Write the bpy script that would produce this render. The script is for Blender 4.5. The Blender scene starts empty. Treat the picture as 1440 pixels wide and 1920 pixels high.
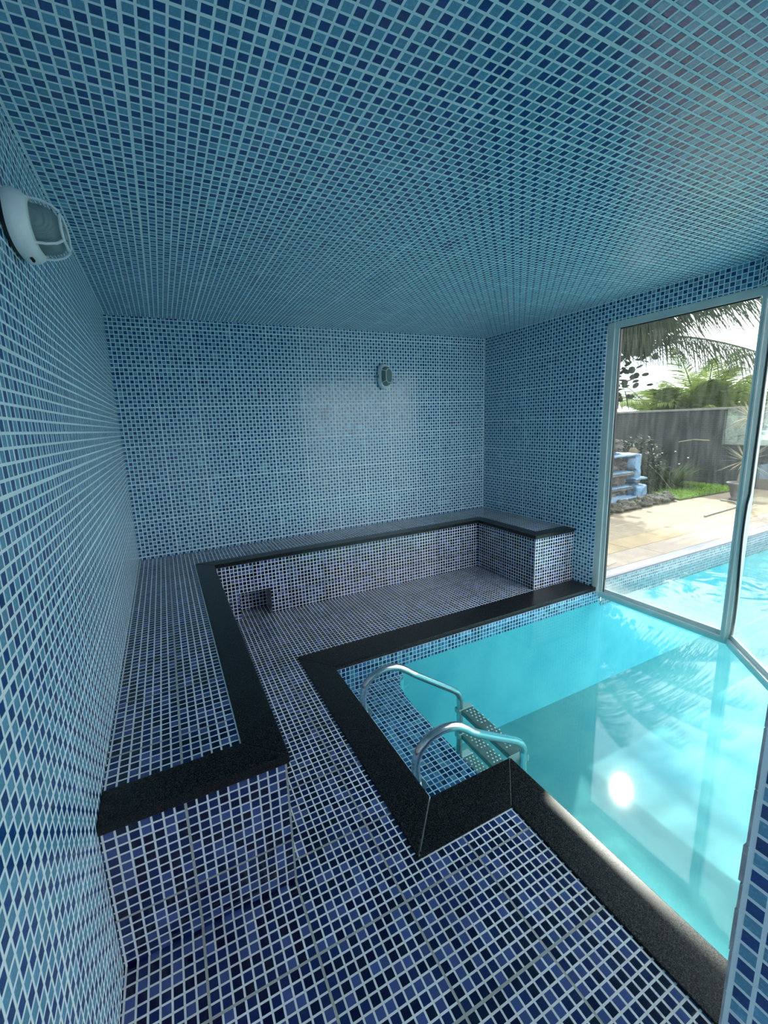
import bpy, math, random
from mathutils import Vector, Matrix
random.seed(7)
D = bpy.data
SC = bpy.context.scene
COL = SC.collection

# ------------------------------------------------------------------ camera
cam = D.cameras.new('camera')
cam_o = D.objects.new('camera', cam)
COL.objects.link(cam_o)
cam.sensor_fit = 'VERTICAL'
cam.sensor_height = 24.0
cam.lens = 788.46 / 1920 * 24.0
cam.shift_x = 28.98 / 1920
cam.shift_y = -16.26 / 1920
cam.clip_start = 0.02
cam.clip_end = 2000
R_ = Vector((0.89831911, -0.43746448, -0.04059072))
U_ = Vector((0.11804721, 0.15134498, 0.98140693))
F_ = Vector((0.42318747, 0.88640822, -0.18759755))
mw = Matrix.Identity(4)
for i in range(3):
    mw[i][0] = R_[i]; mw[i][1] = U_[i]; mw[i][2] = -F_[i]
mw[0][3], mw[1][3], mw[2][3] = 0.27674, -3.74642, 1.50286
cam_o.matrix_world = mw
SC.camera = cam_o

# ------------------------------------------------------------------ view
SC.view_settings.view_transform = 'Standard'
SC.view_settings.look = 'None'
SC.view_settings.gamma = 1.0
SC.view_settings.use_curve_mapping = False
SC.view_settings.exposure = 1.5
cy = SC.cycles
cy.use_denoising = True
cy.max_bounces = 14
cy.diffuse_bounces = 7
cy.glossy_bounces = 5
cy.transparent_max_bounces = 24
cy.sample_clamp_indirect = 6.0
cy.caustics_reflective = True
cy.caustics_refractive = False

# ------------------------------------------------------------------ world: bright broken cloud
W = D.worlds.new('sky'); SC.world = W
W.use_nodes = True
nt = W.node_tree; nt.nodes.clear()
def N(nt, t, **kw):
    n = nt.nodes.new(t)
    for k, v in kw.items():
        setattr(n, k, v)
    return n
def L(nt, a, b):
    nt.links.new(a, b)
wo = N(nt, 'ShaderNodeOutputWorld'); bg = N(nt, 'ShaderNodeBackground')
tc = N(nt, 'ShaderNodeTexCoord'); mp = N(nt, 'ShaderNodeMapping'); mp.inputs['Scale'].default_value = (1.6, 1.6, 3.5)
no = N(nt, 'ShaderNodeTexNoise'); no.inputs['Scale'].default_value = 2.2; no.inputs['Detail'].default_value = 6; no.inputs['Roughness'].default_value = .55
cr = N(nt, 'ShaderNodeValToRGB')
cr.color_ramp.elements[0].position = .28; cr.color_ramp.elements[0].color = (.42, .62, .92, 1)
cr.color_ramp.elements[1].position = .45; cr.color_ramp.elements[1].color = (.98, 1.0, 1.03, 1)
L(nt, tc.outputs['Generated'], mp.inputs[0]); L(nt, mp.outputs[0], no.inputs[0]); L(nt, no.outputs[0], cr.inputs[0])
L(nt, cr.outputs[0], bg.inputs[0])
dt = N(nt, 'ShaderNodeVectorMath', operation='DOT_PRODUCT'); dt.inputs[1].default_value = (0.65375, 0.38539, 0.65122)
L(nt, tc.outputs['Generated'], dt.inputs[0])
mx_ = N(nt, 'ShaderNodeMath', operation='MAXIMUM'); L(nt, dt.outputs['Value'], mx_.inputs[0]); mx_.inputs[1].default_value = 0
pw = N(nt, 'ShaderNodeMath', operation='POWER'); L(nt, mx_.outputs[0], pw.inputs[0]); pw.inputs[1].default_value = 9
st_ = N(nt, 'ShaderNodeMath', operation='MULTIPLY_ADD'); L(nt, pw.outputs[0], st_.inputs[0]); st_.inputs[1].default_value = 1.6; st_.inputs[2].default_value = 1.55
L(nt, st_.outputs[0], bg.inputs[1])
L(nt, bg.outputs[0], wo.inputs[0])

# ------------------------------------------------------------------ sun
sun = D.lights.new('sun', 'SUN'); sun.energy = 3.1; sun.angle = math.radians(0.9); sun.color = (1.0, .95, .86)
sun_o = D.objects.new('sun', sun); COL.objects.link(sun_o)
SUN = Vector((0.65375, 0.38539, 0.65122))
sun_o.rotation_euler = SUN.to_track_quat('Z', 'Y').to_euler()
sun_o.location = (12, 6, 12)

# ================================================================== helpers
def setp(o, label=None, cat=None, group=None, kind=None):
    if label: o['label'] = label
    if cat: o['category'] = cat
    if group: o['group'] = group
    if kind: o['kind'] = kind
    return o

def link(o, parent=None):
    COL.objects.link(o)
    if parent is not None: o.parent = parent
    return o

def empty(name, loc=(0, 0, 0), rz=0.0, **kw):
    o = D.objects.new(name, None); o.empty_display_size = .1
    o.location = loc; o.rotation_euler = (0, 0, rz)
    link(o); setp(o, **kw)
    return o

CLOUD = D.textures.new('weathering', 'CLOUDS'); CLOUD.noise_scale = .11; CLOUD.noise_depth = 3
def rough(o, amt=.05, lev=3):
    b = o.modifiers.new('subdivide', 'SUBSURF'); b.subdivision_type = 'SIMPLE'; b.levels = b.render_levels = lev
    d = o.modifiers.new('wear', 'DISPLACE'); d.texture = CLOUD; d.strength = amt; d.mid_level = .5; d.texture_coords = 'LOCAL'
    return o
class MB:
    def __init__(s): s.v = []; s.f = []; s.sm = []
    def add(s, vs, fs, smooth=False):
        b = len(s.v); s.v += [tuple(p) for p in vs]
        for f in fs: s.f.append([i + b for i in f]); s.sm.append(smooth)
        return s
    def box(s, x0, x1, y0, y1, z0, z1):
        vs = [(x0,y0,z0),(x1,y0,z0),(x1,y1,z0),(x0,y1,z0),(x0,y0,z1),(x1,y0,z1),(x1,y1,z1),(x0,y1,z1)]
        return s.add(vs, [(3,2,1,0),(4,5,6,7),(0,1,5,4),(1,2,6,5),(2,3,7,6),(3,0,4,7)])
    def prism(s, poly, z0, z1):
        a = sum(poly[i][0]*poly[(i+1)%len(poly)][1]-poly[(i+1)%len(poly)][0]*poly[i][1] for i in range(len(poly)))
        if a < 0: poly = poly[::-1]
        n = len(poly)
        vs = [(p[0],p[1],z0) for p in poly] + [(p[0],p[1],z1) for p in poly]
        fs = [tuple(range(n-1,-1,-1)), tuple(range(n,2*n))] + [(i,(i+1)%n,n+(i+1)%n,n+i) for i in range(n)]
        return s.add(vs, fs)
    def face(s, pts): return s.add(pts, [tuple(range(len(pts)))])
    def tube(s, pts, r, seg=12, cap=True):
        pts = [Vector(p) for p in pts]; n = len(pts)
        rs = r if isinstance(r, (list, tuple)) else [r]*n
        vs = []; up = None
        for i, p in enumerate(pts):
            t = (pts[min(i+1,n-1)] - pts[max(i-1,0)]).normalized()
            if up is None:
                up = Vector((0,0,1)) if abs(t.z) < .9 else Vector((1,0,0))
            a = (up - t*up.dot(t)).normalized(); b = t.cross(a); up = a
            for k in range(seg):
                an = 2*math.pi*k/seg
                vs.append(p + (a*math.cos(an) + b*math.sin(an))*rs[i])
        fs = []
        for i in range(n-1):
            for k in range(seg):
                k2 = (k+1) % seg
                fs.append((i*seg+k, i*seg+k2, (i+1)*seg+k2, (i+1)*seg+k))
        s.add(vs, fs, True)
        if cap:
            s.add(vs[:seg], [tuple(range(seg-1,-1,-1))]); s.add(vs[-seg:], [tuple(range(seg))])
        return s
    def loft(s, rings, closed=True, cap0=True, cap1=True, smooth=True):
        n = len(rings[0]); vs = [p for r in rings for p in r]; fs = []
        for i in range(len(rings)-1):
            for k in range(n):
                k2 = (k+1) % n
                fs.append((i*n+k, i*n+k2, (i+1)*n+k2, (i+1)*n+k))
        s.add(vs, fs, smooth)
        if cap0: s.add(rings[0], [tuple(range(n-1,-1,-1))])
        if cap1: s.add(rings[-1], [tuple(range(n))])
        return s
    def blade(s, base, d, length, width, droop=.3, seg=4, side=None):
        base = Vector(base); d = Vector(d).normalized()
        sd = side if side is not None else d.cross(Vector((0,0,1)))
        if sd.length < 1e-3: sd = Vector((1,0,0))
        sd = sd.normalized(); vs = []; p = base.copy(); dd = d.copy()
        for i in range(seg+1):
            t = i/seg; w = width*(1-t)**.7*(.55+.45*min(1,t*4))*.5
            vs += [p - sd*w, p + sd*w]
            dd = (dd + Vector((0,0,-droop/seg))).normalized(); p = p + dd*(length/seg)
        fs = [(2*i,2*i+1,2*i+3,2*i+2) for i in range(seg)]
        return s.add(vs, fs)
    def ico(s, c, r, jit=.0, squash=(1,1,1), sub=2, seed=0):
        rnd = random.Random(seed)
        t = (1+5**.5)/2
        vs = [Vector(p).normalized() for p in [(-1,t,0),(1,t,0),(-1,-t,0),(1,-t,0),(0,-1,t),(0,1,t),(0,-1,-t),(0,1,-t),(t,0,-1),(t,0,1),(-t,0,-1),(-t,0,1)]]
        fs = [(0,11,5),(0,5,1),(0,1,7),(0,7,10),(0,10,11),(1,5,9),(5,11,4),(11,10,2),(10,7,6),(7,1,8),(3,9,4),(3,4,2),(3,2,6),(3,6,8),(3,8,9),(4,9,5),(2,4,11),(6,2,10),(8,6,7),(9,8,1)]
        for _ in range(sub):
            c_ = {}; nf = []
            def mid(a, b):
                k = (min(a,b),max(a,b))
                if k not in c_:
                    vs.append(((vs[a]+vs[b])/2).normalized()); c_[k] = len(vs)-1
                return c_[k]
            for a,b,d in fs:
                x,y,z = mid(a,b),mid(b,d),mid(d,a); nf += [(a,x,z),(b,y,x),(d,z,y),(x,y,z)]
            fs = nf
        ph = [rnd.uniform(0,6.28) for _ in range(6)]
        out = []
        for v in vs:
            k = 1 + jit*(math.sin(3.1*v.x+ph[0])*math.sin(2.7*v.y+ph[1]) + .6*math.sin(6.3*v.z+ph[2]+2*v.x) + .5*math.sin(9*v.y+ph[3])*math.sin(8*v.x+ph[4])) + rnd.uniform(-jit,jit)*.35
            out.append((c[0]+v.x*r*k*squash[0], c[1]+v.y*r*k*squash[1], c[2]+v.z*r*k*squash[2]))
        return s.add(out, fs, jit < .12)
    def build(s, name, mat, parent=None, uvoff=None, bevel=0.0, **kw):
        m = D.meshes.new(name); m.from_pydata(s.v, [], s.f); m.update()
        m.polygons.foreach_set('use_smooth', s.sm)
        for mm in (mat if isinstance(mat, (list, tuple)) else [mat]): m.materials.append(mm)
        if uvoff is not None:
            uv = m.uv_layers.new(name='UVMap'); ox, oy, oz = uvoff
            for p in m.polygons:
                n = p.normal
                for li in p.loop_indices:
                    x, y, z = m.vertices[m.loops[li].vertex_index].co
                    if abs(n.z) > .7: c = (x-ox, y-oy)
                    elif abs(n.x) > 1.6*abs(n.y): c = (y-oy, z-oz)
                    elif abs(n.y) > 1.6*abs(n.x): c = (x-ox, z-oz)
                    else: c = ((-(x-3.54)*n.y + (y+2.4)*n.x), z-oz)
                    uv.data[li].uv = c
        o = D.objects.new(name, m); link(o, parent)
        if bevel:
            b = o.modifiers.new('bevel', 'BEVEL'); b.width = bevel; b.segments = 3; b.limit_method = 'ANGLE'; b.angle_limit = math.radians(50)
        setp(o, **kw)
        return o

# ================================================================== materials
def mat(name):
    m = D.materials.new(name); m.use_nodes = True
    nt = m.node_tree; nt.nodes.clear()
    return m, nt, N(nt, 'ShaderNodeOutputMaterial')
def pbsdf(name, col, rough=.5, metal=0.0, spec=.5, bump=0, bscale=40, var=0.0, vscale=8):
    m, nt, out = mat(name)
    p = N(nt, 'ShaderNodeBsdfPrincipled'); L(nt, p.outputs[0], out.inputs[0])
    p.inputs['Base Color'].default_value = (*col, 1); p.inputs['Roughness'].default_value = rough
    p.inputs['Metallic'].default_value = metal; p.inputs['Specular IOR Level'].default_value = spec
    if var or bump:
        tc = N(nt, 'ShaderNodeTexCoord')
    if var:
        n = N(nt, 'ShaderNodeTexNoise'); n.inputs['Scale'].default_value = vscale; n.inputs['Detail'].default_value = 6
        L(nt, tc.outputs['Object'], n.inputs[0])
        mr = N(nt, 'ShaderNodeMapRange'); mr.inputs[1].default_value = .3; mr.inputs[2].default_value = .7
        mr.inputs[3].default_value = 1-var; mr.inputs[4].default_value = 1+var
        L(nt, n.outputs[0], mr.inputs[0])
        mx = N(nt, 'ShaderNodeVectorMath', operation='SCALE'); mx.inputs[0].default_value = col
        L(nt, mr.outputs[0], mx.inputs['Scale']); L(nt, mx.outputs[0], p.inputs['Base Color'])
    if bump:
        n2 = N(nt, 'ShaderNodeTexNoise'); n2.inputs['Scale'].default_value = bscale; n2.inputs['Detail'].default_value = 5
        L(nt, tc.outputs['Object'], n2.inputs[0])
        b = N(nt, 'ShaderNodeBump'); b.inputs['Strength'].default_value = bump; b.inputs['Distance'].default_value = .01
        L(nt, n2.outputs[0], b.inputs['Height']); L(nt, b.outputs[0], p.inputs['Normal'])
    return m
def M_(nt, op, a, b=None, c=None):
    n = N(nt, 'ShaderNodeMath', operation=op)
    for i, x in enumerate((a, b, c)):
        if x is None: continue
        if isinstance(x, (int, float)): n.inputs[i].default_value = x
        else: L(nt, x, n.inputs[i])
    return n.outputs[0]
def MIX(nt, f, a, b):
    n = N(nt, 'ShaderNodeMix', data_type='RGBA')
    if isinstance(f, (int, float)): n.inputs[0].default_value = f
    else: L(nt, f, n.inputs[0])
    for i, x in ((6, a), (7, b)):
        if isinstance(x, tuple): n.inputs[i].default_value = (*x, 1)
        else: L(nt, x, n.inputs[i])
    return n.outputs[2]

SHEET = .2945
def tile_mat(name, kind, grout, cols, joint, jw=.004, g=.2, rough=.12, vein=.0, n=10, bump=.35, dirt=0.0, spec=.5):
    m, nt, out = mat(name)
    p = N(nt, 'ShaderNodeBsdfPrincipled'); L(nt, p.outputs[0], out.inputs[0])
    p.inputs['Specular IOR Level'].default_value = spec
    uv = N(nt, 'ShaderNodeUVMap'); uv.uv_map = 'UVMap'
    sc = N(nt, 'ShaderNodeVectorMath', operation='SCALE'); sc.inputs['Scale'].default_value = n/SHEET; L(nt, uv.outputs[0], sc.inputs[0])
    fl = N(nt, 'ShaderNodeVectorMath', operation='FLOOR'); L(nt, sc.outputs[0], fl.inputs[0])
    fr = N(nt, 'ShaderNodeVectorMath', operation='FRACTION'); L(nt, sc.outputs[0], fr.inputs[0])
    sx = N(nt, 'ShaderNodeSeparateXYZ'); L(nt, fr.outputs[0], sx.inputs[0])
    def cd(v): return M_(nt, 'ABSOLUTE', M_(nt, 'SUBTRACT', v, .5))
    d = M_(nt, 'MAXIMUM', cd(sx.outputs[0]), cd(sx.outputs[1]))
    isg = M_(nt, 'GREATER_THAN', d, .5 - g/2)
    sh = N(nt, 'ShaderNodeVectorMath', operation='SCALE'); sh.inputs['Scale'].default_value = 1/SHEET; L(nt, uv.outputs[0], sh.inputs[0])
    shf = N(nt, 'ShaderNodeVectorMath', operation='FRACTION'); L(nt, sh.outputs[0], shf.inputs[0])
    shl = N(nt, 'ShaderNodeVectorMath', operation='FLOOR'); L(nt, sh.outputs[0], shl.inputs[0])
    ss = N(nt, 'ShaderNodeSeparateXYZ'); L(nt, shf.outputs[0], ss.inputs[0])
    dj = M_(nt, 'MAXIMUM', cd(ss.outputs[0]), cd(ss.outputs[1]))
    isj = M_(nt, 'GREATER_THAN', dj, .5 - jw/SHEET/2)
    wn = N(nt, 'ShaderNodeTexWhiteNoise', noise_dimensions='2D'); L(nt, fl.outputs[0], wn.inputs['Vector'])
    cr = N(nt, 'ShaderNodeValToRGB'); cr.color_ramp.interpolation = 'CONSTANT'
    if kind == 'checker':
        sc2 = N(nt, 'ShaderNodeSeparateXYZ'); L(nt, fl.outputs[0], sc2.inputs[0])
        par = M_(nt, 'MODULO', M_(nt, 'ABSOLUTE', M_(nt, 'ADD', sc2.outputs[0], sc2.outputs[1])), 2.0)
        flip = M_(nt, 'LESS_THAN', wn.outputs['Value'], .02)
        par = M_(nt, 'ABSOLUTE', M_(nt, 'SUBTRACT', par, flip))
        tcol = MIX(nt, par, cols[0], cols[1])
    else:
        els = cr.color_ramp.elements
        els[0].position = 0; els[0].color = (*cols[0], 1)
        els[1].position = .40; els[1].color = (*cols[1], 1)
        e = els.new(.76); e.color = (*cols[2], 1)
        L(nt, wn.outputs['Value'], cr.inputs[0]); tcol = cr.outputs[0]
    # small tone change from piece to piece
    hv = N(nt, 'ShaderNodeVectorMath', operation='SCALE')
    L(nt, tcol, hv.inputs[0])
    s2 = N(nt, 'ShaderNodeSeparateColor'); L(nt, wn.outputs['Color'], s2.inputs[0])
    k = M_(nt, 'MULTIPLY_ADD', s2.outputs[1], .3, .85)
    if vein:
        wv = N(nt, 'ShaderNodeTexNoise'); wv.inputs['Scale'].default_value = 90; wv.inputs['Detail'].default_value = 3; wv.inputs['Distortion'].default_value = 2.5
        L(nt, uv.outputs[0], wv.inputs[0])
        mr = N(nt, 'ShaderNodeMapRange'); mr.inputs[1].default_value = .52; mr.inputs[2].default_value = .72; mr.inputs[3].default_value = 0; mr.inputs[4].default_value = vein
        L(nt, wv.outputs[0], mr.inputs[0]); k = M_(nt, 'ADD', k, mr.outputs[0])
    L(nt, k, hv.inputs['Scale'])
    gcol = MIX(nt, isj, grout, joint)
    if dirt:
        dn = N(nt, 'ShaderNodeTexNoise'); dn.inputs['Scale'].default_value = 3.5; dn.inputs['Detail'].default_value = 5; L(nt, uv.outputs[0], dn.inputs[0])
        dm = N(nt, 'ShaderNodeMapRange'); dm.inputs[1].default_value = .45; dm.inputs[2].default_value = .75; dm.inputs[3].default_value = 0; dm.inputs[4].default_value = dirt
        L(nt, dn.outputs[0], dm.inputs[0]); gcol = MIX(nt, dm.outputs[0], gcol, (.30, .27, .21))
    allg = M_(nt, 'MAXIMUM', isg, isj)
    L(nt, MIX(nt, allg, hv.outputs[0], gcol), p.inputs['Base Color'])
    L(nt, M_(nt, 'MULTIPLY_ADD', allg, .25, rough), p.inputs['Roughness'])
    h = N(nt, 'ShaderNodeMapRange'); h.inputs[1].default_value = .5-g/2-.07; h.inputs[2].default_value = .5-g/2+.03; h.inputs[3].default_value = 1; h.inputs[4].default_value = 0
    h.interpolation_type = 'SMOOTHSTEP'
    L(nt, d, h.inputs[0])
    b = N(nt, 'ShaderNodeBump'); b.inputs['Strength'].default_value = bump; b.inputs['Distance'].default_value = .0015
    L(nt, h.outputs[0], b.inputs['Height']); L(nt, b.outputs[0], p.inputs['Normal'])
    return m

T_WALL = tile_mat('wall mosaic', 'checker', (.78, .92, .94), ((.007, .066, .225), (.125, .34, .49)), (.80, .93, .95), jw=.009, g=.21, vein=.5, rough=.17, spec=.65)
T_FLOOR = tile_mat('floor mosaic', 'random', (.88, .89, .89), ((.0025, .0045, .04), (.010, .022, .11), (.058, .092, .26)), (.46, .46, .43), jw=.0075, g=.19, rough=.12, dirt=.35)
T_BAND = tile_mat('pool mosaic', 'random', (.68, .80, .84), ((.008, .035, .14), (.04, .13, .33), (.11, .26, .46)), (.4, .48, .5), jw=.004, g=.19, rough=.15)
T_OUT = tile_mat('outer pool mosaic', 'random', (.34, .40, .42), ((.05, .11, .17), (.1, .18, .24), (.16, .24, .3)), (.5, .55, .55), jw=.004, g=.22, rough=.2)

def granite():
    m, nt, out = mat('black granite')
    p = N(nt, 'ShaderNodeBsdfPrincipled'); L(nt, p.outputs[0], out.inputs[0])
    tc = N(nt, 'ShaderNodeTexCoord')
    v = N(nt, 'ShaderNodeTexNoise'); v.inputs['Scale'].default_value = 420; v.inputs['Detail'].default_value = 3; L(nt, tc.outputs['Object'], v.inputs[0])
    cr = N(nt, 'ShaderNodeValToRGB'); e = cr.color_ramp.elements
    e[0].position = .52; e[0].color = (.0015, .0017, .002, 1); e[1].position = .76; e[1].color = (.10, .10, .105, 1)
    L(nt, v.outputs[0], cr.inputs[0]); L(nt, cr.outputs[0], p.inputs['Base Color'])
    p.inputs['Specular IOR Level'].default_value = .28
    r2 = N(nt, 'ShaderNodeMapRange'); r2.inputs[3].default_value = .06; r2.inputs[4].default_value = .52
    L(nt, v.outputs[0], r2.inputs[0]); L(nt, r2.outputs[0], p.inputs['Roughness'])
    return m
GRAN = granite()
GROUT_L = pbsdf('mitre grout', (.20, .18, .15), .8)
def pool_paint(name, c1, c2, speck):
    m, nt, out = mat(name)
    p = N(nt, 'ShaderNodeBsdfPrincipled'); L(nt, p.outputs[0], out.inputs[0]); p.inputs['Roughness'].default_value = .7
    tc = N(nt, 'ShaderNodeTexCoord')
    n1 = N(nt, 'ShaderNodeTexNoise'); n1.inputs['Scale'].default_value = 2.3; n1.inputs['Detail'].default_value = 7; n1.inputs['Roughness'].default_value = .6; L(nt, tc.outputs['Object'], n1.inputs[0])
    mr = N(nt, 'ShaderNodeMapRange'); mr.inputs[1].default_value = .38; mr.inputs[2].default_value = .62; L(nt, n1.outputs[0], mr.inputs[0])
    base = MIX(nt, mr.outputs[0], c1, c2)
    n2 = N(nt, 'ShaderNodeTexNoise'); n2.inputs['Scale'].default_value = 55; n2.inputs['Detail'].default_value = 4; L(nt, tc.outputs['Object'], n2.inputs[0])
    m2 = N(nt, 'ShaderNodeMapRange'); m2.inputs[1].default_value = .60; m2.inputs[2].default_value = .72; m2.inputs[3].default_value = 0; m2.inputs[4].default_value = speck; L(nt, n2.outputs[0], m2.inputs[0])
    L(nt, MIX(nt, m2.outputs[0], base, (.10, .28, .30)), p.inputs['Base Color'])
    return m
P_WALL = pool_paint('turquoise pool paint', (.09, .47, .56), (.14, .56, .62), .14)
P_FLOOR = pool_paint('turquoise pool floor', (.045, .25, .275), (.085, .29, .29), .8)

def schlick(nt, f0, normal=None):
    lw = N(nt, 'ShaderNodeLayerWeight'); lw.inputs['Blend'].default_value = .5
    if normal is not None: L(nt, normal, lw.inputs['Normal'])
    return M_(nt, 'MULTIPLY_ADD', M_(nt, 'POWER', lw.outputs['Facing'], 5.0), 1-f0, f0)
def water():
    m, nt, out = mat('pool water')
    tr = N(nt, 'ShaderNodeBsdfTransparent'); tr.inputs[0].default_value = (.80, .965, .975, 1)
    gl = N(nt, 'ShaderNodeBsdfGlossy'); gl.inputs['Roughness'].default_value = .03
    mx = N(nt, 'ShaderNodeMixShader')
    tc = N(nt, 'ShaderNodeTexCoord')
    n1 = N(nt, 'ShaderNodeTexNoise'); n1.inputs['Scale'].default_value = 3.2; n1.inputs['Detail'].default_value = 2; n1.inputs['Distortion'].default_value = .8; L(nt, tc.outputs['Object'], n1.inputs[0])
    sx = N(nt, 'ShaderNodeSeparateXYZ'); L(nt, tc.outputs['Object'], sx.inputs[0])
    mr = N(nt, 'ShaderNodeMapRange'); mr.inputs[1].default_value = 3.5; mr.inputs[2].default_value = 4.6; mr.inputs[3].default_value = .008; mr.inputs[4].default_value = .5; L(nt, sx.outputs[0], mr.inputs[0])
    b = N(nt, 'ShaderNodeBump'); b.inputs['Distance'].default_value = .02; L(nt, mr.outputs[0], b.inputs['Strength']); L(nt, n1.outputs[0], b.inputs['Height'])
    L(nt, b.outputs[0], gl.inputs['Normal'])
    L(nt, schlick(nt, .024, b.outputs[0]), mx.inputs[0]); L(nt, tr.outputs[0], mx.inputs[1]); L(nt, gl.outputs[0], mx.inputs[2]); L(nt, mx.outputs[0], out.inputs[0])
    return m
WATER = water()

def glass(name, dust=.05, tint=(.93, .97, .96), base_stain=True):
    m, nt, out = mat(name)
    tr = N(nt, 'ShaderNodeBsdfTransparent'); tr.inputs[0].default_value = (*tint, 1)
    gl = N(nt, 'ShaderNodeBsdfGlossy'); gl.inputs['Roughness'].default_value = .02
    mx = N(nt, 'ShaderNodeMixShader'); L(nt, schlick(nt, .04), mx.inputs[0]); L(nt, tr.outputs[0], mx.inputs[1]); L(nt, gl.outputs[0], mx.inputs[2])
    df = N(nt, 'ShaderNodeBsdfTranslucent'); df.inputs[0].default_value = (.72, .74, .66, 1)
    d2 = N(nt, 'ShaderNodeBsdfDiffuse'); d2.inputs[0].default_value = (.72, .74, .66, 1)
    dd = N(nt, 'ShaderNodeMixShader'); L(nt, df.outputs[0], dd.inputs[1]); L(nt, d2.outputs[0], dd.inputs[2])
    tc = N(nt, 'ShaderNodeTexCoord')
    mp = N(nt, 'ShaderNodeMapping'); mp.inputs['Scale'].default_value = (9, 9, 1.2); L(nt, tc.outputs['Object'], mp.inputs[0])
    n1 = N(nt, 'ShaderNodeTexNoise'); n1.inputs['Scale'].default_value = 4; n1.inputs['Detail'].default_value = 8; L(nt, mp.outputs[0], n1.inputs[0])
    mr = N(nt, 'ShaderNodeMapRange'); mr.inputs[1].default_value = .4; mr.inputs[2].default_value = .75; mr.inputs[3].default_value = dust*.4; mr.inputs[4].default_value = dust*2; L(nt, n1.outputs[0], mr.inputs[0])
    fac = mr.outputs[0]
    if base_stain:
        sx = N(nt, 'ShaderNodeSeparateXYZ'); L(nt, tc.outputs['Object'], sx.inputs[0])
        st = N(nt, 'ShaderNodeMapRange'); st.interpolation_type = 'SMOOTHSTEP'; st.inputs[1].default_value = .02; st.inputs[2].default_value = .16; st.inputs[3].default_value = .3; st.inputs[4].default_value = 0
        wob = M_(nt, 'MULTIPLY_ADD', n1.outputs[0], .06, sx.outputs[2]); L(nt, wob, st.inputs[0])
        fac = M_(nt, 'ADD', fac, st.outputs[0])
    m2 = N(nt, 'ShaderNodeMixShader'); L(nt, fac, m2.inputs[0]); L(nt, mx.outputs[0], m2.inputs[1]); L(nt, dd.outputs[0], m2.inputs[2])
    L(nt, m2.outputs[0], out.inputs[0])
    return m
GLASS = glass('window glass', .018)
ALU = pbsdf('anodised window frame', (.66, .72, .71), .38, .15, var=.08, vscale=5)
BLACK_RUB = pbsdf('black rubber', (.01, .011, .012), .5)
STEEL = pbsdf('brushed steel', (.60, .60, .62), .22, 1.0, var=.06, vscale=30)
STEEL_W = pbsdf('wet steel', (.15, .19, .18), .5, .2, var=.2, vscale=20)
CAPW = pbsdf('pale moulded cap', (.40, .48, .46), .5)
STUD = pbsdf('polished stud', (.75, .80, .78), .3, .1)
WHITE = pbsdf('cast white enamel', (.86, .88, .87), .42, var=.05, vscale=14, bump=.08, bscale=160)
PLASTER = pbsdf('rough mortar', (.42, .44, .45), .85, var=.3, vscale=30, bump=.6, bscale=70)
DARKHOLE = pbsdf('dark slot', (.01, .01, .01), .7)
def lens_mat():
    m, nt, out = mat('ribbed lamp glass')
    tr = N(nt, 'ShaderNodeBsdfTransparent'); tr.inputs[0].default_value = (.62, .70, .70, 1)
    gl = N(nt, 'ShaderNodeBsdfPrincipled'); gl.inputs['Base Color'].default_value = (.32, .42, .43, 1); gl.inputs['Roughness'].default_value = .18
    tc = N(nt, 'ShaderNodeTexCoord'); wv = N(nt, 'ShaderNodeTexWave'); wv.bands_direction = 'Y'; wv.inputs['Scale'].default_value = 70; L(nt, tc.outputs['Object'], wv.inputs[0])
    b = N(nt, 'ShaderNodeBump'); b.inputs['Strength'].default_value = .8; b.inputs['Distance'].default_value = .003; L(nt, wv.outputs[0], b.inputs['Height']); L(nt, b.outputs[0], gl.inputs['Normal'])
    mx = N(nt, 'ShaderNodeMixShader'); mx.inputs[0].default_value = .72
    L(nt, tr.outputs[0], mx.inputs[1]); L(nt, gl.outputs[0], mx.inputs[2]); L(nt, mx.outputs[0], out.inputs[0])
    return m
LENS = lens_mat()
def leaf(name, col, tl=.35, var=.25):
    m, nt, out = mat(name)
    p = N(nt, 'ShaderNodeBsdfPrincipled'); p.inputs['Roughness'].default_value = .7; p.inputs['Specular IOR Level'].default_value = .2
    t = N(nt, 'ShaderNodeBsdfTranslucent')
    tc = N(nt, 'ShaderNodeTexCoord'); n = N(nt, 'ShaderNodeTexNoise'); n.inputs['Scale'].default_value = 2.5; n.inputs['Detail'].default_value = 4; L(nt, tc.outputs['Object'], n.inputs[0])
    mr = N(nt, 'ShaderNodeMapRange'); mr.inputs[1].default_value = .3; mr.inputs[2].default_value = .7; mr.inputs[3].default_value = 1-var; mr.inputs[4].default_value = 1+var; L(nt, n.outputs[0], mr.inputs[0])
    s = N(nt, 'ShaderNodeVectorMath', operation='SCALE'); s.inputs[0].default_value = col; L(nt, mr.outputs[0], s.inputs['Scale'])
    L(nt, s.outputs[0], p.inputs['Base Color']); L(nt, s.outputs[0], t.inputs[0])
    mx = N(nt, 'ShaderNodeMixShader'); mx.inputs[0].default_value = tl; L(nt, p.outputs[0], mx.inputs[1]); L(nt, t.outputs[0], mx.inputs[2]); L(nt, mx.outputs[0], out.inputs[0])
    return m
LF_PALM = leaf('coconut frond', (.045, .055, .032), .2)
LF_YOUNG = leaf('young palm frond', (.12, .165, .035), .4)
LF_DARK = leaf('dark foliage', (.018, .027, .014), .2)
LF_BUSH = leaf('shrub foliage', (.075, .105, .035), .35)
LF_GRAPE = leaf('sea grape leaf', (.022, .026, .014), .2)
LF_DRY = leaf('dry strap leaf', (.24, .21, .13), .3)
LF_GRASS = leaf('lawn grass', (.20, .34, .045), .35)
BARK = pbsdf('palm trunk bark', (.17, .14, .11), .9, var=.3, vscale=12, bump=.6, bscale=25)
ROCK = pbsdf('fountain rock', (.10, .085, .08), .9, var=.45, vscale=9, bump=.8, bscale=22)
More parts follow.
